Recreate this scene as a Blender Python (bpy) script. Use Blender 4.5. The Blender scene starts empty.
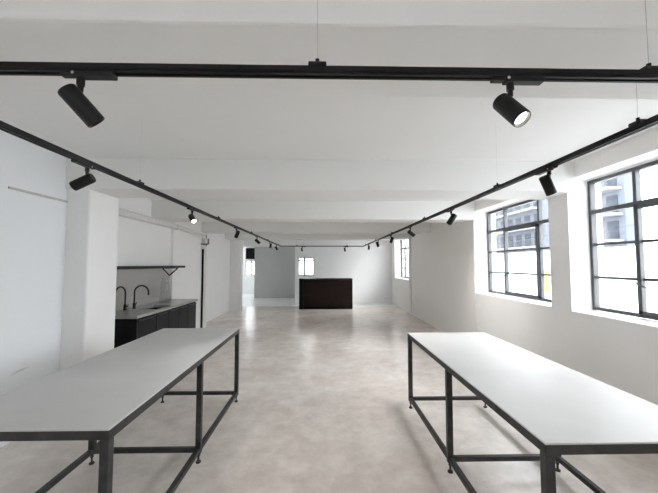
import bpy, bmesh, math, random
from mathutils import Vector, Matrix
random.seed(4)
sc = bpy.context.scene
COL = sc.collection
R = math.radians

# ------------------------------------------------------------------ materials
def nt(name):
    m = bpy.data.materials.new(name); m.use_nodes = True
    t = m.node_tree; b = t.nodes['Principled BSDF']
    return m, t, b

def mat(name, col, rough=.6, metal=0., var=0., scale=6., bump=0., bscale=60., spec=.5, emis=None):
    m, t, b = nt(name)
    b.inputs['Roughness'].default_value = rough
    b.inputs['Metallic'].default_value = metal
    b.inputs['Specular IOR Level'].default_value = spec
    tc = t.nodes.new('ShaderNodeTexCoord')
    n = t.nodes.new('ShaderNodeTexNoise'); n.inputs['Scale'].default_value = scale
    n.inputs['Detail'].default_value = 5
    t.links.new(tc.outputs['Object'], n.inputs['Vector'])
    rp = t.nodes.new('ShaderNodeValToRGB')
    lo = [max(0, c * (1 - var)) for c in col]; hi = [min(1, c * (1 + var)) for c in col]
    rp.color_ramp.elements[0].color = (*lo, 1); rp.color_ramp.elements[1].color = (*hi, 1)
    rp.color_ramp.elements[0].position = .3; rp.color_ramp.elements[1].position = .7
    t.links.new(n.outputs['Fac'], rp.inputs['Fac'])
    t.links.new(rp.outputs['Color'], b.inputs['Base Color'])
    if bump:
        n2 = t.nodes.new('ShaderNodeTexNoise'); n2.inputs['Scale'].default_value = bscale
        t.links.new(tc.outputs['Object'], n2.inputs['Vector'])
        bp = t.nodes.new('ShaderNodeBump'); bp.inputs['Strength'].default_value = bump
        bp.inputs['Distance'].default_value = .01
        t.links.new(n2.outputs['Fac'], bp.inputs['Height']); t.links.new(bp.outputs['Normal'], b.inputs['Normal'])
    if emis:
        b.inputs['Emission Color'].default_value = (*emis[0], 1)
        b.inputs['Emission Strength'].default_value = emis[1]
    return m

M = {}
M['wall'] = mat('white_wall_paint', (.84, .84, .84), .65, var=.012, scale=1.5, bump=.08, bscale=25)
M['ceil'] = mat('white_ceiling_paint', (.81, .81, .80), .7, var=.012, scale=1.2, bump=.06, bscale=20)
M['beige'] = mat('warm_white_paint', (.86, .845, .82), .65, var=.015, scale=1.5)
M['wall_warm'] = mat('warm_white_window_wall', (.90, .89, .875), .65, var=.012, scale=1.5, bump=.08, bscale=25)
M['wall_grey'] = mat('shade_grey_wall_paint', (.60, .60, .595), .7, var=.02, scale=1.5)  # white wall darkened: the shade beyond the lintel is put into its colour
M['trim'] = mat('white_gloss_trim', (.80, .80, .79), .4, var=.01)
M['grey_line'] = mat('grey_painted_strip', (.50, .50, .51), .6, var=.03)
M['black'] = mat('black_powder_coat', (.006, .006, .0065), .5, var=.15, scale=30, spec=.25)
M['black2'] = mat('black_lamp_housing', (.008, .008, .008), .45, var=.15, scale=40, spec=.3)
M['steel'] = mat('dark_raw_steel', (.034, .033, .033), .5, spec=.35, metal=.15, var=.35, scale=14)
M['frame'] = mat('dark_grey_window_steel', (.075, .08, .088), .5, var=.12, scale=10)
M['cab'] = mat('black_cabinet_board', (.012, .012, .014), .4, spec=.12, var=.2, scale=8)
M['cabedge'] = mat('dark_cabinet_edge', (.045, .045, .045), .4, spec=.2, var=.1)
M['worktop'] = mat('grey_steel_worktop', (.42, .42, .41), .28, metal=.55, var=.08, scale=9)
M['splash'] = mat('grey_brown_splashback', (.36, .345, .33), .35, metal=.15, var=.06, scale=3)
M['counter'] = mat('dark_brown_counter', (.018, .010, .0085), .55, spec=.15, var=.2, scale=5)
M['counter_black'] = mat('black_counter_panel', (.005, .005, .005), .55, spec=.12, var=.1)
M['chrome'] = mat('bright_screw_metal', (.75, .75, .76), .25, metal=1., var=.02)
M['lens'] = mat('lit_lamp_lens', (.9, .9, .9), .3, emis=((1, .97, .9), 7.))
M['lens_off'] = mat('dim_lamp_lens', (.35, .35, .34), .25, var=.05)
M['cable'] = mat('thin_grey_wire', (.45, .45, .45), .5, metal=.3)
M['pipe'] = mat('white_painted_pipe', (.72, .72, .71), .45, var=.03)
M['pipe_dark'] = mat('grey_pipe_bracket', (.26, .25, .245), .5, var=.05)
M['vase'] = mat('pale_grey_ceramic', (.55, .55, .53), .3, var=.04)
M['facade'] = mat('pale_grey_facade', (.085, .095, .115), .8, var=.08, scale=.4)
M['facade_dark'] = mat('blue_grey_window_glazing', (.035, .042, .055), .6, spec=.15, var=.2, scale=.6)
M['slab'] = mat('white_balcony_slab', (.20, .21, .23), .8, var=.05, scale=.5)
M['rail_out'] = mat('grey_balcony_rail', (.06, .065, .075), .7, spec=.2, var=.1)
M['white_out'] = mat('white_rendered_wall', (.88, .88, .88), .8, var=.02, scale=.6)
M['yellow'] = mat('yellow_panel', (.80, .55, .02), .6, var=.05)
M['asphalt'] = mat('pale_street_concrete', (.42, .42, .42), .9, var=.1, scale=.5)

def concrete(name, c1, c2, c3, r0, r1):
    m, t, b = nt(name)
    tc = t.nodes.new('ShaderNodeTexCoord')
    n1 = t.nodes.new('ShaderNodeTexNoise'); n1.inputs['Scale'].default_value = .9; n1.inputs['Detail'].default_value = 8
    n1.inputs['Roughness'].default_value = .62; n1.inputs['Distortion'].default_value = .25
    n2 = t.nodes.new('ShaderNodeTexNoise'); n2.inputs['Scale'].default_value = 5.; n2.inputs['Detail'].default_value = 9
    n2.inputs['Roughness'].default_value = .7
    v = t.nodes.new('ShaderNodeTexVoronoi'); v.inputs['Scale'].default_value = 130
    for n in (n1, n2, v): t.links.new(tc.outputs['Object'], n.inputs['Vector'])
    rp = t.nodes.new('ShaderNodeValToRGB')
    e = rp.color_ramp.elements
    e[0].position = .33; e[0].color = (*c1, 1); e[1].position = .66; e[1].color = (*c3, 1)
    e2 = e.new(.5); e2.color = (*c2, 1)
    t.links.new(n1.outputs['Fac'], rp.inputs['Fac'])
    rp2 = t.nodes.new('ShaderNodeValToRGB')
    rp2.color_ramp.elements[0].position = .3; rp2.color_ramp.elements[0].color = (.80, .79, .775, 1)
    rp2.color_ramp.elements[1].position = .72; rp2.color_ramp.elements[1].color = (1.10, 1.10, 1.10, 1)
    t.links.new(n2.outputs['Fac'], rp2.inputs['Fac'])
    mx = t.nodes.new('ShaderNodeMix'); mx.data_type = 'RGBA'; mx.blend_type = 'MULTIPLY'; mx.inputs['Factor'].default_value = 1
    t.links.new(rp.outputs['Color'], mx.inputs['A']); t.links.new(rp2.outputs['Color'], mx.inputs['B'])
    rp3 = t.nodes.new('ShaderNodeValToRGB')
    rp3.color_ramp.elements[0].position = .0; rp3.color_ramp.elements[0].color = (.93, .93, .93, 1)
    rp3.color_ramp.elements[1].position = .5; rp3.color_ramp.elements[1].color = (1, 1, 1, 1)
    t.links.new(v.outputs['Distance'], rp3.inputs['Fac'])
    mx2 = t.nodes.new('ShaderNodeMix'); mx2.data_type = 'RGBA'; mx2.blend_type = 'MULTIPLY'; mx2.inputs['Factor'].default_value = 1
    t.links.new(mx.outputs['Result'], mx2.inputs['A']); t.links.new(rp3.outputs['Color'], mx2.inputs['B'])
    t.links.new(mx2.outputs['Result'], b.inputs['Base Color'])
    mr = t.nodes.new('ShaderNodeMapRange'); mr.inputs['From Min'].default_value = .3; mr.inputs['From Max'].default_value = .7
    mr.inputs['To Min'].default_value = r0; mr.inputs['To Max'].default_value = r1
    b.inputs['Specular IOR Level'].default_value = .32
    t.links.new(n1.outputs['Fac'], mr.inputs['Value']); t.links.new(mr.outputs['Result'], b.inputs['Roughness'])
    return m
M['floor'] = concrete('polished_concrete', (.625, .555, .51), (.71, .655, .615), (.79, .745, .71), .215, .27)
M['floor_far'] = concrete('pale_concrete', (.76, .77, .76), (.79, .80, .79), (.82, .83, .82), .285, .34)
M['top'] = mat('pale_grey_tabletop', (.55, .55, .545), .45, var=.03, scale=4, bump=.02, bscale=200)

def glass(name='thin_window_glass', ior=1.3, tint=(.985, .985, .985)):
    m = bpy.data.materials.new(name); m.use_nodes = True
    t = m.node_tree; t.nodes.clear()
    o = t.nodes.new('ShaderNodeOutputMaterial'); mx = t.nodes.new('ShaderNodeMixShader')
    tr = t.nodes.new('ShaderNodeBsdfTransparent'); tr.inputs['Color'].default_value = (*tint, 1)
    gl = t.nodes.new('ShaderNodeBsdfGlossy'); gl.inputs['Roughness'].default_value = .02
    fr = t.nodes.new('ShaderNodeFresnel'); fr.inputs['IOR'].default_value = ior
    ge = t.nodes.new('ShaderNodeNewGeometry'); mp = t.nodes.new('ShaderNodeMapRange')   # same reflection from either face of the pane
    mp.inputs['To Min'].default_value = ior; mp.inputs['To Max'].default_value = 1 / ior
    t.links.new(ge.outputs['Backfacing'], mp.inputs['Value']); t.links.new(mp.outputs['Result'], fr.inputs['IOR'])
    t.links.new(fr.outputs['Fac'], mx.inputs['Fac']); t.links.new(tr.outputs[0], mx.inputs[1]); t.links.new(gl.outputs[0], mx.inputs[2])
    t.links.new(mx.outputs[0], o.inputs['Surface'])
    return m
M['glass'] = glass()
M['vessel'] = glass('clear_vessel_glass', 1.3, (.93, .94, .935))

def wall_with_scuff():
    # white paint with a dark scuff low on the wall and a few smaller marks round it
    m = mat('scuffed_cool_white_paint', (.795, .82, .845), .65, var=.012, scale=1.5, bump=.08, bscale=25)
    t = m.node_tree; b = t.nodes['Principled BSDF']
    src = b.inputs['Base Color'].links[0].from_socket
    tc = t.nodes.new('ShaderNodeTexCoord'); last = src
    for (y, z, sy, sz, tilt, k) in ((3.19, .615, .10, .014, .05, .32), (3.12, .60, .06, .012, .1, .16), (3.22, .66, .05, .03, 0, .07)):
        sp = t.nodes.new('ShaderNodeMapping'); sp.vector_type = 'TEXTURE'
        sp.inputs['Location'].default_value = (XL, y, z); sp.inputs['Rotation'].default_value = (tilt, 0, 0)
        sp.inputs['Scale'].default_value = (1, sy, sz)
        t.links.new(tc.outputs['Object'], sp.inputs['Vector'])
        g = t.nodes.new('ShaderNodeTexGradient'); g.gradient_type = 'SPHERICAL'
        t.links.new(sp.outputs['Vector'], g.inputs['Vector'])
        mu = t.nodes.new('ShaderNodeMath'); mu.operation = 'MULTIPLY'; mu.inputs[1].default_value = k * 1.6; mu.use_clamp = True
        t.links.new(g.outputs['Fac'], mu.inputs[0])
        mx = t.nodes.new('ShaderNodeMix'); mx.data_type = 'RGBA'
        mx.inputs['B'].default_value = (.22, .22, .23, 1)
        t.links.new(mu.outputs[0], mx.inputs['Factor']); t.links.new(last, mx.inputs['A']); last = mx.outputs['Result']
    t.links.new(last, b.inputs['Base Color'])
    return m

# ------------------------------------------------------------------ mesh helpers
class MB:
    def __init__(s): s.bm = bmesh.new()
    def box(s, x0, x1, y0, y1, z0, z1, bev=0.):
        r = bmesh.ops.create_cube(s.bm, size=1)
        vs = r['verts']
        bmesh.ops.scale(s.bm, verts=vs, vec=(abs(x1 - x0), abs(y1 - y0), abs(z1 - z0)))
        bmesh.ops.translate(s.bm, verts=vs, vec=((x0 + x1) / 2, (y0 + y1) / 2, (z0 + z1) / 2))
        if bev:
            es = list({e for v in vs for e in v.link_edges})
            bmesh.ops.bevel(s.bm, geom=es, offset=bev, segments=2, affect='EDGES', profile=.5)
        return s
    def cyl(s, p, q, r, r2=None, n=24, caps=True):
        p, q = Vector(p), Vector(q); d = q - p
        g = bmesh.ops.create_cone(s.bm, cap_ends=caps, segments=n, radius1=r, radius2=r if r2 is None else r2, depth=d.length)
        mt = Matrix.Translation((p + q) / 2) @ d.to_track_quat('Z', 'Y').to_matrix().to_4x4()
        bmesh.ops.transform(s.bm, matrix=mt, verts=g['verts'])
        return s
    def lathe(s, p, axis, prof, n=28):
        # prof: (distance along axis, radius)
        p = Vector(p); q = Vector(axis).normalized().to_track_quat('Z', 'Y')
        rings = []
        for (h, r) in prof:
            rings.append([s.bm.verts.new(p + q @ Vector((r * math.cos(2 * math.pi * k / n), r * math.sin(2 * math.pi * k / n), h))) for k in range(n)])
        for a, b in zip(rings, rings[1:]):
            for k in range(n):
                s.bm.faces.new((a[k], a[(k + 1) % n], b[(k + 1) % n], b[k]))
        s.bm.faces.new(list(reversed(rings[0]))); s.bm.faces.new(rings[-1])
        return s
    def tube(s, pts, r, n=12):
        pts = [Vector(p) for p in pts]; rings = []
        up = Vector((0, 0, 1)); ref = None
        for i, p in enumerate(pts):
            d = (pts[min(i + 1, len(pts) - 1)] - pts[max(i - 1, 0)]).normalized()
            if ref is None:
                ref = d.orthogonal().normalized()
            ref = (ref - d * ref.dot(d)).normalized(); bi = d.cross(ref)
            rr = r[i] if isinstance(r, (list, tuple)) else r
            rings.append([s.bm.verts.new(p + (ref * math.cos(2 * math.pi * k / n) + bi * math.sin(2 * math.pi * k / n)) * rr) for k in range(n)])
        for a, b in zip(rings, rings[1:]):
            for k in range(n):
                s.bm.faces.new((a[k], a[(k + 1) % n], b[(k + 1) % n], b[k]))
        s.bm.faces.new(list(reversed(rings[0]))); s.bm.faces.new(rings[-1])
        return s
    def build(s, name, m, parent=None, smooth=False, loc=None):
        bmesh.ops.recalc_face_normals(s.bm, faces=s.bm.faces[:])
        me = bpy.data.meshes.new(name); s.bm.to_mesh(me); s.bm.free()
        me.materials.append(m)
        if smooth:
            for f in me.polygons: f.use_smooth = True
            me.set_sharp_from_angle(angle=R(35))
        o = bpy.data.objects.new(name, me); COL.objects.link(o)
        if loc: o.location = loc
        if parent: o.parent = parent
        return o

def tag(o, label=None, cat=None, group=None, kind=None):
    if label: o['label'] = label
    if cat: o['category'] = cat
    if group: o['group'] = group
    if kind: o['kind'] = kind
    return o

def thing(name, loc, label, cat, group=None, rz=0):
    o = bpy.data.objects.new(name, None); COL.objects.link(o)
    o.empty_display_size = .1; o.location = loc; o.rotation_euler = (0, 0, rz)
    return tag(o, label, cat, group)

def struct(name, mb, m):
    o = mb.build(name, m); o['kind'] = 'structure'; return o

def copy_tree(o, parent=None):
    c = o.copy(); COL.objects.link(c)
    if parent: c.parent = parent
    for ch in list(o.children): copy_tree(ch, c)
    return c

# ------------------------------------------------------------------ key sizes (metres; x right, y into the room, z up; eye at 0,0,1.6)
YB = -5.6                 # wall behind the camera
XL, XR, XG = -2.80, 2.85, 3.12
SLAB, BEAM = 2.76, 2.42
YF = 13.47                # far white wall
WZ0, WZ1 = 1.08, 2.56     # window sill and head

# ------------------------------------------------------------------ setting
struct('floor', MB().box(-3.6, 3.3, YB - .2, 12.62, -.15, 0), M['floor'])
struct('floor_far', MB().box(-6.2, 3.3, 12.62, 18.4, -.15, 0).box(-6.2, -3.6, 11.6, 12.62, -.15, 0), M['floor_far'])
struct('ceiling', MB().box(-6.2, 3.3, YB - .2, 18.4, SLAB, SLAB + .2), M['ceil'])
BE = [(1.085, 1.58), (3.62, 4.13), (6.02, 6.48), (8.5, 9.0), (10.8, 11.28)]
for i, (a, b) in enumerate(BE):
    struct('trim_%d' % (i + 1), MB().box(-3.35, XR + .004, a, b, BEAM, SLAB + .02, .012), M['ceil'])
struct('trim_6', MB().box(-3.35, XR + .004, -1.55, -1.02, BEAM, SLAB + .02, .012), M['ceil'])
# plaster fillet strip on the far side of the first beam
struct('trim_7', MB().box(-3.0, 2.9, 1.56, 2.64, SLAB - .012, SLAB + .01), M['ceil'])

# right wall with its window openings (recessed glass), piers between
WIN = [(-3.6, -1.59), (1.73, 3.737), (4.07, 6.085), (10.85, 12.86)]  # first opening is unseen, added behind the camera to bring in fill light
mb = MB()
ys = [YB] + [v for w in WIN for v in w] + [18.4]
for k in range(0, len(ys), 2):
    mb.box(XR, 3.25, ys[k], ys[k + 1], 0, SLAB + .02)
for a, b in WIN:
    mb.box(XR, 3.25, a, b, 0, WZ0 - .015).box(XR, 3.25, a, b, WZ1 + .015, SLAB + .02)
struct('wall_right', mb, M['wall_warm'])
struct('wall_right_infill', MB().box(XR - .015, XR + .02, 6.10, 10.5, 0, SLAB), M['beige'])
struct('wall_right_pier', MB().box(XR - .04, XR + .02, 10.45, 10.62, 0, SLAB), M['wall'])
# left wall: near part, pier, kitchen recess, far part
M['wall_scuff'] = wall_with_scuff()
LW_FILL = [(-3.9, -1.9)]     # unseen window on the left, added behind the camera for fill light
mb = MB(); ys = [YB] + [v for w in LW_FILL for v in w] + [3.66]
for k in range(0, len(ys), 2): mb.box(XL - .3, XL, ys[k], ys[k + 1], 0, SLAB + .02)
for a, b in LW_FILL: mb.box(XL - .3, XL, a, b, 0, WZ0 - .015).box(XL - .3, XL, a, b, WZ1 + .015, SLAB + .02)
struct('wall_left', mb, M['wall_scuff'])
struct('wall_left_pier', MB().box(-3.4, -2.55, 3.65, 4.18, 0, SLAB, .02), M['wall'])
struct('wall_left_recess', MB().box(-3.5, -3.1, 4.15, 8.6, 0, SLAB + .02).box(-3.2, -3.05, 6.82, 8.4, 0, SLAB), M['wall'])
struct('wall_left_far', MB().box(-3.5, -3.17, 8.5, 11.5, 0, SLAB + .02), M['wall'])
struct('wall_left_end', MB().box(-3.5, -2.80, 11.45, 11.75, 0, SLAB + .02), M['wall'])
struct('wall_back', MB().box(-3.6, 3.3, YB - .2, YB, 0, SLAB + .02), M['wall'])
# far white wall with a small window, the lintel over the passage, the grey wall beyond
FW = (-.985, -.335, 1.13, 1.86)
struct('wall_far', MB().box(-1.1, FW[0], YF, YF + .2, 0, SLAB).box(FW[1], 3.0, YF, YF + .2, 0, SLAB)
       .box(FW[0], FW[1], YF, YF + .2, 0, FW[2]).box(FW[0], FW[1], YF, YF + .2, FW[3], SLAB), M['wall'])
struct('wall_far_lintel', MB().box(-3.5, -1.1, YF, YF + .2, 2.32, SLAB), M['wall'])
struct('wall_far_return', MB().box(-1.1, -1.0, YF + .2, 15.9, 0, SLAB), M['wall'])
struct('wall_far_grey', MB().box(-3.19, -1.0, 15.7, 15.9, 0, SLAB), M['wall_grey'])
BW = (-4.05, -3.35, 1.02, 1.78)
struct('wall_passage', MB().box(-6.2, BW[0], 17.6, 17.8, 0, SLAB).box(BW[1], -2.0, 17.6, 17.8, 0, SLAB)
       .box(BW[0], BW[1], 17.6, 17.8, 0, BW[2]).box(BW[0], BW[1], 17.6, 17.8, BW[3], SLAB)
       .box(-2.2, -2.0, 15.9, 17.6, 0, SLAB), M['wall'])
struct('wall_passage_left', MB().box(-6.2, -6.0, 11.6, 12.6, 0, SLAB).box(-6.2, -6.0, 12.6, 16.1, 0, SLAB).box(-6.2, -6.0, 17.5, 17.8, 0, SLAB)
       .box(-6.2, -6.0, 16.1, 17.5, 0, WZ0).box(-6.2, -6.0, 11.7, 12.6, 0, SLAB).box(-6.2, -6.0, 16.1, 17.5, WZ1, SLAB).box(-6.2, -3.5, 11.5, 11.7, 0, SLAB), M['wall'])  # unseen side opening, added to brighten the passage end
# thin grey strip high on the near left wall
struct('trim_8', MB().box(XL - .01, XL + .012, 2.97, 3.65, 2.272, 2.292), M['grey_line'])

# ------------------------------------------------------------------ windows
def long_window(idx, y0, y1, side=1):
    root = bpy.data.objects.new('window_%d' % idx, None); COL.objects.link(root)
    root.location = (XG, y0, WZ0) if side > 0 else (XL - .25, y1, WZ0); root['kind'] = 'structure'
    if side < 0: root.rotation_euler = (0, 0, math.pi)
    W, H = y1 - y0, WZ1 - WZ0
    f = MB(); t = .038
    f.box(-.03, .03, 0, W, 0, t).box(-.03, .03, 0, W, H - t, H).box(-.03, .03, 0, t, t, H - t).box(-.03, .03, W - t, W, t, H - t)
    f.build('window_frame', M['frame'], root)
    a, b = .565, W - .565
    m = MB()
    for yy in (a, b): m.box(-.025, .025, yy - .019, yy + .019, t, H - t)
    m.build('mullion', M['frame'], root)
    m = MB()
    zt = H * .752
    m.box(-.03, .025, t, W - t, zt - .024, zt + .024)
    m.build('transom', M['frame'], root)
    m = MB()
    for zz in (.25, .5):
        m.box(-.018, .018, t, W - t, H * zz - .014, H * zz + .014)
    m.build('glazing_bar', M['frame'], root)
    # the opening casement in the middle: heavier sash round the two lower rows
    s = MB()
    s.box(-.045, -.02, a + .0, a + .045, t, zt - .02).box(-.045, -.02, b - .045, b, t, zt - .02)
    s.box(-.045, -.02, a, b, t - .01, t + .03).box(-.045, -.02, a, b, zt - .055, zt - .02)
    sash = s.build('casement_sash', M['frame'], root)
    h = MB(); h.box(-.075, -.045, b - .03, b - .012, H * .25 - .05, H * .25 - .03).cyl((-.07, b - .02, H * .25 - .04), (-.075, b - .12, H * .25 - .075), .008, n=10)
    h.build('window_handle', M['frame'], sash)
    MB().box(-.003, .003, t, W - t, t, H - t).build('glass', M['glass'], root)
    MB().box(-.235, .0, -.02, W + .02, -.03, -.008).build('window_sill', M['trim'], root)
    return root
for i, (a, b) in enumerate(WIN): long_window(i + 1, a, b)
for i, (a, b) in enumerate(LW_FILL): long_window(i + 8, a, b, -1)  # the added fill window, out of view

def small_window(idx, x0, x1, y, z0, z1, bars_z):
    root = bpy.data.objects.new('window_%d' % idx, None); COL.objects.link(root)
    root.location = (x0, y, z0); root['kind'] = 'structure'
    W, H = x1 - x0, z1 - z0; t = .035
    f = MB(); f.box(0, W, -.03, .03, 0, t).box(0, W, -.03, .03, H - t, H).box(0, t, -.03, .03, t, H - t).box(W - t, W, -.03, .03, t, H - t)
    f.build('window_frame', M['frame'], root)
    MB().box(W * .42 - .035, W * .42 + .035, -.025, .025, t, H - t).build('mullion', M['frame'], root)
    m = MB()
    for z in bars_z: m.box(t, W - t, -.022, .022, H * z - .03, H * z + .03)
    m.build('glazing_bar', M['frame'], root)
    MB().box(t, W - t, -.003, .003, t, H - t).build('glass', M['glass'], root)
    return root
small_window(6, FW[0], FW[1], YF + .1, FW[2], FW[3], (.86,))
small_window(7, BW[0], BW[1], 17.7, BW[2], BW[3], (.9,))

# black gridded panel over the passage window
t = thing('louvre_panel', (-4.02, 17.545, 1.86), 'black gridded panel fixed above the small window at the end of the left passage', 'panel')
MB().box(0, .66, -.05, .052, 0, .58).build('backing', M['counter_black'], t)
g = MB()
for k in range(5): g.box(.0, .66, -.07, -.05, .02 + k * .13, .045 + k * .13)
for k in range(5): g.box(.02 + k * .15, .04 + k * .15, -.07, -.05, 0, .58)
g.build('grid', M['black'], t)

# ------------------------------------------------------------------ door frame at the end of the kitchen recess
d = bpy.data.objects.new('door_1', None); COL.objects.link(d); d.location = (-3.1, 8.4, 0); d['kind'] = 'structure'
MB().box(0, .055, 0, .14, 0, 2.05).box(.118, .17, 0, .14, 0, 2.05).box(.055, .118, 0, .14, 1.975, 2.05).build('door_frame', M['trim'], d)
MB().box(.055, .118, .03, .14, 0, 1.975).build('door_panel', M['counter_black'], d)

# ------------------------------------------------------------------ work tables
def make_table(L, W, H, label):
    # local: x across (0 = aisle side), y along, z up
    root = thing('work_table', (0, 0, 0), label, 'table', 'steel framed work tables')
    T = .042
    MB().box(.001, W - .001, .001, L - .001, H - .008, H, .0015).build('tabletop', M['top'], root)
    f = MB()
    zt, zb = H + .004, H - .05
    f.box(0, W, 0, T, zb, zt - .012, .002).box(0, W, L - T, L, zb, zt - .012, .002)
    f.box(0, T, T, L - T, zb, zt - .012, .002).box(W - T, W, T, L - T, zb, zt - .012, .002)
    f.box(T, W - T, L / 2 - T / 2, L / 2 + T / 2, zb, H - .018)
    f.build('top_frame', M['steel'], root)
    ym = (0, L / 2 - T / 2, L - T)
    for y in ym:
        for x in (0, W - T):
            leg = MB().box(x, x + T, y, y + T, .075, H - .0505, .003).build('leg', M['steel'], root)
            ft = MB(); c = (x + T / 2, y + T / 2)
            ft.lathe((c[0], c[1], 0), (0, 0, 1), [(0, .019), (.006, .021), (.012, .019), (.018, .008), (.05, .0075), (.052, .013), (.062, .013), (.064, .008), (.08, .0075)], 16)
            ft.build('levelling_foot', M['steel'], leg, True)
    z0, z1 = .085, .121
    for x in (0, W - T):
        for ya, yb in ((T, L / 2 - T / 2), (L / 2 + T / 2, L - T)):
            MB().box(x + .003, x + T - .003, ya, yb, z0, z1, .003).build('lower_rail', M['steel'], root)
    for y in ym:
        MB().box(T, W - T, y + .003, y + T - .003, z0, z1, .003).build('cross_rail', M['steel'], root)
    return root
lt = make_table(2.395, .89, .844, 'steel framed work table with grey top, standing before the black kitchen bench')
lt.location = (-1.865, 1.576, 0)
rt = make_table(2.31, .88, .824, 'steel framed work table with pale top on the right, beside the steel windows')
rt.location = (.968, 1.452, 0)

# ------------------------------------------------------------------ kitchen bench
BX0, BX1, BY0, BY1, BZ = -3.09, -2.49, 4.55, 6.74, .90
units = [(4.58, 5.13, 1, 'black kitchen base cabinet at the near end of the bench, beside the white pier'),
         (5.13, 5.92, 2, 'black kitchen base cabinet in the middle of the bench under the sink'),
         (5.92, 6.72, 2, 'black kitchen base cabinet at the far end of the bench, next to the door frame')]
for i, (a, b, nd, lab) in enumerate(units):
    c = thing('base_cabinet', (BX0, a, 0), lab, 'cabinet', 'black base cabinets under the worktop')
    w = b - a; D = BX1 - BX0
    MB().box(0, D - .05, .001, .018, .1, .858).box(0, D - .05, w - .018, w - .001, .1, .858).box(0, .012, .018, w - .018, .1, .858).box(.012, D - .05, .018, w - .018, .1, .118).build('body', M['cab'], c)
    MB().box(0, D - .09, .02, w - .002, 0, .1).build('plinth', M['counter_black'], c)
    if i == 0:
        MB().box(0, D - .012, -.022, 0, 0, .858, .002).build('end_panel', M['cab'], c)
        MB().box(D - .048, D - .012, .0, .012, .1, .858).build('edge_strip', M['cabedge'], c)
    for k in range(nd):
        y0 = w * k / nd + .006 + (.012 if i == 0 else 0); y1 = w * (k + 1) / nd - .006
        dr = MB().box(D - .05, D - .028, y0, y1, .11, .835, .003).build('door', M['cab'], c)
        MB().box(D - .032, D - .012, y0 + .02, y1 - .02, .812, .828, .003).build('handle', M['cabedge'], dr)
# worktop with sink opening
SX0, SX1, SY0, SY1 = -2.87, -2.57, 5.22, 5.74
wt = MB()
z0, z1 = .86, BZ
wt.box(BX0, BX1, BY0, SY0, z0, z1).box(BX0, BX1, SY1, BY1, z0, z1).box(BX0, SX0, SY0, SY1, z0, z1).box(SX1, BX1, SY0, SY1, z0, z1)
tag(wt.build('worktop', M['worktop']), 'long grey worktop over the black kitchen cabinets', 'worktop')
sk = thing('sink', (SX0, SY0, .689), 'dark rectangular sink let into the grey kitchen worktop', 'sink')
s = MB(); w, l, h = SX1 - SX0, SY1 - SY0, .165
s.box(0, w, 0, l, 0, .01).box(0, .008, 0, l, .01, h - .004).box(w - .008, w, 0, l, .01, h - .004).box(.008, w - .008, 0, .008, .01, h - .004).box(.008, w - .008, l - .008, l, .01, h - .004)
s.build('basin', M['steel'], sk)
MB().lathe((w / 2, l / 2, .01), (0, 0, 1), [(0, .04), (.004, .038), (.005, .02)], 20).build('drain', M['chrome'], sk, True)
def tap(loc, ang, label, h=.36, rad=.105):
    t = thing('gooseneck_tap', loc, label, 'tap', 'black taps on the kitchen worktop', rz=ang)
    MB().lathe((0, 0, 0), (0, 0, 1), [(0, .028), (.006, .028), (.01, .021), (.085, .02), (.09, .014)], 20).build('base', M['black2'], t, True)
    pts = [(0, 0, .08), (0, 0, .15), (0, 0, h - rad)]
    for k in range(1, 13):
        a = math.pi * k / 12
        pts.append((rad - rad * math.cos(a), 0, h - rad + rad * math.sin(a)))
    pts.append((2 * rad, 0, h - rad - .045))
    MB().tube(pts, .0115, 14).build('spout', M['black2'], t, True)
    MB().cyl((0, .015, .055), (.0, .048, .06), .009, n=12).cyl((0, .045, .056), (.012, .06, .098), .005, n=10).build('lever', M['black2'], t, True)
tap((-2.98, 5.10, BZ), R(-98), 'black gooseneck tap nearer the white pier, spout turned left')
tap((-2.95, 5.29, BZ), R(4), 'black gooseneck tap beside the sink, spout turned right over the worktop')
# splashback, shelf
tag(MB().box(-3.099, -3.085, 4.24, 6.80, BZ + .001, 1.52).build('splashback', M['splash']), 'grey brown splashback panel between the worktop and the black shelf', 'splashback')
sh = thing('wall_shelf', (-3.085, 4.26, 1.525), 'long black wall shelf with a V bracket above the kitchen taps', 'shelf')
MB().box(-.012, .30, 0, 2.54, 0, .042, .003).build('shelf_board', M['black'], sh)
b = MB()
yy = 2.22
b.box(0, .29, yy - .012, yy + .012, -.012, 0)
b.tube([(.0, yy, -.01), (.13, yy, -.145)], .011, 8).tube([(.28, yy, -.01), (.13, yy, -.145)], .013, 8)
b.build('bracket', M['black'], sh)
v = thing('vase', (-2.84, 6.08, BZ), 'tall clear glass tapered vase on the worktop under the shelf bracket', 'vase')
MB().lathe((0, 0, 0), (0, 0, 1), [(0, .08), (.01, .098), (.05, .10), (.25, .085), (.42, .066), (.43, .066), (.43, .058), (.2, .08), (.03, .088)], 28).build('body', M['vessel'], v, True)
MB().lathe((0, 0, .43), (0, 0, 1), [(0, .064), (.004, .069), (.009, .069), (.012, .062)], 28).build('rim', M['vessel'], v, True)

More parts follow.
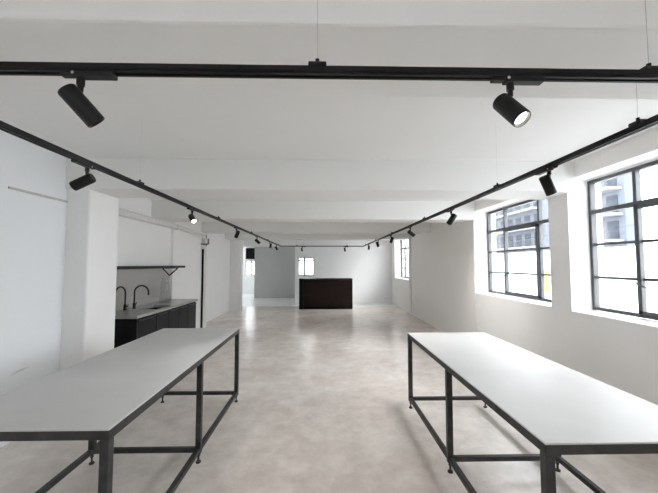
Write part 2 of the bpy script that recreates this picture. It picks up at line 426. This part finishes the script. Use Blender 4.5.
# ------------------------------------------------------------------ pipes on the left wall
p = thing('service_pipe', (-2.985, 4.3, 2.36), 'white service pipe run high along the left wall above the kitchen shelf', 'pipe')
MB().box(-.112, .02, 0, 2.5, -.035, .03, .008).build('trunking', M['pipe'], p)
MB().tube([(.025, .15, .05), (.025, 2.6, .04), (.06, 3.95, -.03)], .014, 10).build('thin_pipe', M['pipe'], p, True)
MB().box(.0, .05, .18, .23, -.05, .07).build('clamp', M['pipe_dark'], p)
MB().tube([(-.02, 2.48, 0), (-.01, 4.05, -.07)], .035, 14).build('pipe_run', M['pipe'], p, True)
MB().box(-.06, .03, 2.53, 2.60, -.05, .05, .006).build('coupling', M['pipe'], p)
j = thing('junction_box', (-3.08, 8.40, 2.12), 'small white junction box with a grey elbow above the door frame', 'box')
MB().box(.0, .12, 0, .14, -.02, .13, .006).build('box', M['pipe'], j)
MB().tube([(.02, -.02, -.02), (.19, -.02, -.02)], .022, 10).tube([(.21, -.02, -.03), (.21, -.02, .12)], .022, 10).build('elbow', M['pipe_dark'], j, True)
tag(MB().tube([(-3.157, 9.05, 1.35), (-3.157, 9.05, 2.40)], .014, 10).build('conduit', M['pipe_dark'], None, True), 'thin grey vertical conduit on the left wall just beyond the door frame', 'conduit')

# ------------------------------------------------------------------ reception counter
c = thing('reception_counter', (-.81, 11.76, 0), 'dark brown reception counter standing alone in front of the far white wall', 'counter')
W = 1.895
MB().box(.0, .155, 0, .62, 0, 1.045).build('end_panel', M['counter_black'], c)
MB().box(.16, W, .02, .62, .1, 1.03).build('body', M['counter'], c)
MB().box(.16, W, .0, .02, .11, 1.01, .003).build('front_panel', M['counter'], c)
MB().box(.16, W, .012, .6, 0, .1).build('plinth', M['counter_black'], c)
MB().box(-.005, W + .005, -.01, .63, 1.045, 1.075, .003).build('top', M['counter_black'], c)

# ------------------------------------------------------------------ suspended lighting track
K = .946
TZ, TX, TYN, TYF = 1.6 + .64 * K, 1.485 * K, 1.06, 11.85 * K
TZN = 1.6 + .669 * K      # the near rail hangs a touch higher
def rail_mb(p, q, w=.032, h=.028):
    """channel open underneath: web, two cheeks and two small lips"""
    p, q = Vector(p), Vector(q)
    m = MB()
    if abs(p.x - q.x) > abs(p.y - q.y):
        x0, x1 = min(p.x, q.x), max(p.x, q.x)
        m.box(x0, x1, -w / 2, w / 2, h * .1, h / 2).box(x0, x1, -w / 2, -w / 2 + .005, -h / 2, h * .1).box(x0, x1, w / 2 - .005, w / 2, -h / 2, h * .1)
        m.box(x0, x1, -w / 2 + .005, -w / 2 + .01, -h / 2, -h / 2 + .006).box(x0, x1, w / 2 - .01, w / 2 - .005, -h / 2, -h / 2 + .006)
        m.box(x0, x1, -w / 2 - .003, w / 2 + .003, -h * .18, -h * .10)
    else:
        y0, y1 = min(p.y, q.y), max(p.y, q.y)
        m.box(-w / 2, w / 2, y0, y1, h * .1, h / 2).box(-w / 2, -w / 2 + .005, y0, y1, -h / 2, h * .1).box(w / 2 - .005, w / 2, y0, y1, -h / 2, h * .1)
        m.box(-w / 2 + .005, -w / 2 + .01, y0, y1, -h / 2, -h / 2 + .006).box(w / 2 - .01, w / 2 - .005, y0, y1, -h / 2, -h / 2 + .006)
        m.box(-w / 2 - .003, w / 2 + .003, y0, y1, -h * .18, -h * .10)
    return m
def ceiling_at(y):
    for a, b in BE + [(-1.55, -1.02)]:
        if a <= y <= b: return BEAM
    return SLAB
def track(name, base, a, b, hangers, label, axis):
    t = thing(name, base, label, 'track', 'suspended black lighting tracks')
    rail_mb(a, b).build('rail', M['black'], t)
    h_top = .028 / 2
    for h in hangers:
        pos = (h, 0, 0) if axis == 'x' else (0, h, 0)
        wy = base[1] + pos[1]
        L, S = (.03, .019)
        m = MB()
        if axis == 'x': m.box(h - L, h + L, -S, S, h_top - .002, h_top + .014, .004)
        else: m.box(-S, S, h - L, h + L, h_top - .002, h_top + .014, .004)
        m.cyl((pos[0], pos[1], h_top + .012), (pos[0], pos[1], h_top + .03), .007, n=10)
        cl = m.build('hanger_clip', M['black'], t)
        MB().cyl((pos[0], pos[1], .045), (pos[0], pos[1], ceiling_at(wy) - base[2] - .002), (.0008 if axis == 'x' or h < .5 and base[0] > 0 else .0004), n=6).build('hanging_wire', M['cable'], cl)
    return t
hw = TX - .017
track('lighting_track', (0, TYN, TZN), (-TX - .017, 0, 0), (TX + .017, 0, 0), [-1.13, -.016, 1.105], 'black lighting track crossing the room nearest the camera', 'x')
track('lighting_track', (-TX, TYN + .017, TZ), (0, 0, 0), (0, TYF - TYN - .034, 0), [.2, 1.47, 3.4, 5.5, 7.5, 9.5], 'long black lighting track running down the left side above the left table', 'y')
track('lighting_track', (TX, TYN + .017, TZ), (0, 0, 0), (0, TYF - TYN - .034, 0), [.33, 1.51, 3.4, 5.5, 7.5, 9.5], 'long black lighting track running down the window side above the right table', 'y')
track('lighting_track', (0, TYF, TZ), (-TX - .017, 0, 0), (TX + .017, 0, 0), [-.85, .85], 'short black lighting track crossing at the far end before the white wall', 'x')

def spot(loc, axis, flip, dirv, lit, label, power=5):
    """loc = point on the rail underside; dirv = world direction the lamp points"""
    t = thing('track_spotlight', loc, label, 'spotlight', 'black spotlights on the suspended track')
    a = MB(); s = -1 if flip else 1
    def bx(u0, u1, v, z0, z1, bev=.003):
        u0, u1 = sorted((u0 * s, u1 * s))
        if axis == 'x': a.box(u0, u1, -v, v, z0, z1, bev)
        else: a.box(-v, v, u0, u1, z0, z1, bev)
    bx(-.02, .11, .016, -.015, .0)
    bx(-.062, -.022, .013, -.011, .0)
    ad = a.build('adapter', M['black2'], t)
    sc_ = MB()
    if axis == 'x': sc_.cyl((-.014 * s, -.015, -.006), (-.014 * s, -.0195, -.006), .005, n=12)
    else: sc_.cyl((-.015 * (1 if loc[0] > 0 else -1), -.014 * s, -.006), (-.0195 * (1 if loc[0] > 0 else -1), -.014 * s, -.006), .005, n=12)
    sc_.build('screw', M['chrome'], ad, True)
    piv = Vector((0, 0, -.055))
    MB().cyl((0, 0, -.018), (0, 0, -.04), .012, n=16).tube([(0, 0, -.035), (0, 0, -.06)], .0085, 12).build('swivel_arm', M['black2'], t, True)
    d = Vector(dirv).normalized(); Rr, Lh = .0300, .124
    # pivot sits on the top of the barrel a little behind its rear third
    up = (Vector((0, 0, 1)) - d * d.z)
    up = up.normalized() if up.length > .05 else Vector((0, 1, 0))
    c0 = piv - up * (Rr + .002) - d * (.022)
    prof = [(0, .006), (0, Rr - .006), (.003, Rr - .002), (.008, Rr), (Lh - .004, Rr), (Lh, Rr - .0015), (Lh, Rr - .004), (Lh - .016, Rr - .006), (Lh - .016, .004)]
    h = MB().lathe(c0, d, prof, 32).build('housing', M['black2'], t, True)
    MB().lathe(c0 + d * (Lh - .0155), d, [(0, .004), (0, Rr - .007), (.006, Rr - .010), (.009, .004)], 28).build('lens', M['lens'] if lit else M['lens_off'], t, True)
    # the lamp itself: a soft wide beam from just in front of the lens
    ld = bpy.data.lights.new('spot_beam', 'SPOT'); ld.energy = power; ld.spot_size = R(95); ld.spot_blend = 1.0
    ld.color = (1, .97, .93); ld.shadow_soft_size = .03
    lo = bpy.data.objects.new('spot_beam', ld); COL.objects.link(lo); lo.parent = t
    lo.location = c0 + d * (Lh + .002); lo.rotation_euler = (-d).to_track_quat('Z', 'Y').to_euler()
    return t
zu = TZ - .014
spot((-.785, TYN, TZN - .014), 'x', False, (.52, .45, -.72), False, 'black spotlight hanging from the nearest track at upper left, aimed down to the right', 16)
spot((.628, TYN, TZN - .014), 'x', False, (.27, -.56, -.78), True, 'black spotlight with glowing lens hanging from the nearest track at upper right', 20)
left = [(2.09, (-.80, -.05, -.42), 0, 'first black spotlight from the camera on the left track, aimed at the left wall'),
        (3.78, (.55, -.62, -.62), 1, 'second black spotlight on the left track, its lit lens turned towards the camera'),
        (5.74, (-.38, .1, -.9), 0, 'third black spotlight from the camera on the left track, tilted towards the left wall'),
        (7.56, (.70, -.15, -.58), 0, 'fourth black spotlight from the camera on the left track, aimed into the room'),
        (9.42, (-.15, .1, -.95), 0, 'fifth black spotlight from the camera on the left track, hanging almost straight down'),
        (10.8, (.5, .0, -.8), 0, 'last black spotlight on the left track before the far corner')]
for y, dv, lit, lab in left: spot((-TX, y * K, zu), 'y', True, dv, bool(lit), lab, 16 if lit else 7)
right = [(2.10, (.40, .05, -.88), 0, 'first black spotlight from the camera on the right track, hanging before the windows', 3),
         (3.74, (-.52, .1, -.8), 0, 'second black spotlight from the camera on the right track, turned away from the windows', 16),
         (5.50, (.78, .1, -.58), 0, 'third black spotlight from the camera on the right track, aimed at the blank right wall', 34),
         (7.07, (-.32, .1, -.9), 0, 'fourth black spotlight from the camera on the right track, tilted slightly left'),
         (8.66, (.25, .1, -.92), 0, 'fifth black spotlight from the camera on the right track, tilted slightly right'),
         (10.45, (.0, .15, -.95), 0, 'last black spotlight on the right track before the far corner')]
for y, dv, lit, lab, *pw in right: spot((TX, y * K, zu), 'y', False, dv, bool(lit), lab, *pw)
spot((-.70 * K, TYF, zu), 'x', False, (.2, .1, -.95), False, 'left black spotlight of the two on the far cross track')
spot((.83 * K, TYF, zu), 'x', False, (.16, .28, -.95), False, 'right black spotlight of the two on the far cross track', 26)

# ------------------------------------------------------------------ outside
tag(MB().box(3.6, 120, -60, 140, -4.2, -4.0).build('street_ground', M['asphalt']), kind='structure')
lw = thing('low_building', (14, -8, -4), 'low white rendered building seen through the lower window panes', 'building')
MB().box(0, 5, 0, 62, 0, 6.25).build('wall', M['white_out'], lw)
MB().box(-.1, 5.1, -.1, 62.1, 6.25, 6.4).build('parapet', M['white_out'], lw)
tag(MB().box(13.93, 13.99, 20.15, 21.0, -.1, 1.15).build('yellow_panel', M['yellow']), 'yellow panel on the low white building, seen at the corner of the far window', 'panel')
def tower(y0, y1, x, zt, label, dp=10):
    t = thing('apartment_building', (x, y0, -4), label, 'building', 'apartment blocks outside the windows')
    W = y1 - y0
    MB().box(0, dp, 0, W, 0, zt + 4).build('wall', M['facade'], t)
    n = int((zt + 4) / 3)
    for k in range(1, n + 1):
        z = k * 3.0 - .6
        MB().box(-1.6, 0, .3, W - .3, z - .28, z).build('balcony_slab', M['slab'], t)
        r = MB()
        r.box(-1.6, -1.54, .3, W - .3, z + .95, z + 1.02)
        q = .5
        while q < W - .4:
            r.box(-1.59, -1.55, q, q + .06, z, z + .95); q += .30
        r.build('railing', M['rail_out'], t)
        q = .9; 
        while q < W - 1.6:
            MB().box(-.04, .02, q, q + 1.5, z + .1, z + 2.2).build('window', M['facade_dark'], t); q += 2.5
    MB().box(-.4, dp, -.2, W + .2, zt + 4, zt + 4.4).build('roof', M['slab'], t)
    return t
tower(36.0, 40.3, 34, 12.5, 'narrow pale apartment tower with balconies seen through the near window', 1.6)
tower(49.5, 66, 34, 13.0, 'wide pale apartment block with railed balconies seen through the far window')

# ------------------------------------------------------------------ light
w = bpy.data.worlds.new('overcast_sky'); sc.world = w; w.use_nodes = True
bg = w.node_tree.nodes['Background']
bg.inputs['Color'].default_value = (.92, .965, 1.0, 1); bg.inputs['Strength'].default_value = 5.0

sl = bpy.data.lights.new('hazy_sun', 'SUN'); sl.energy = 1.9; sl.angle = R(28); sl.color = (1, .985, .96)
so = bpy.data.objects.new('hazy_sun', sl); COL.objects.link(so); so.location = (20, -12, 14)
so.rotation_euler = Vector((.75, -.45, .50)).to_track_quat('Z', 'Y').to_euler()

# ------------------------------------------------------------------ camera
cam = bpy.data.cameras.new('camera'); co = bpy.data.objects.new('camera', cam); COL.objects.link(co)
cam.sensor_fit = 'HORIZONTAL'; cam.sensor_width = 36; cam.lens = 330 / 658 * 36; cam.clip_start = .05; cam.clip_end = 400
co.location = (0, 0, 1.6); co.rotation_euler = (R(90 + 3.0356), 0, R(-1.2152))
sc.camera = co
sc.view_settings.view_transform = 'Standard'; sc.view_settings.look = 'None'
sc.view_settings.gamma = 1; sc.view_settings.use_curve_mapping = False
sc.view_settings.exposure = 1.1
sc.cycles.use_denoising = True
sc.cycles.max_bounces = 14; sc.cycles.diffuse_bounces = 9; sc.cycles.glossy_bounces = 5; sc.cycles.transparent_max_bounces = 12
sc.cycles.sample_clamp_indirect = 8
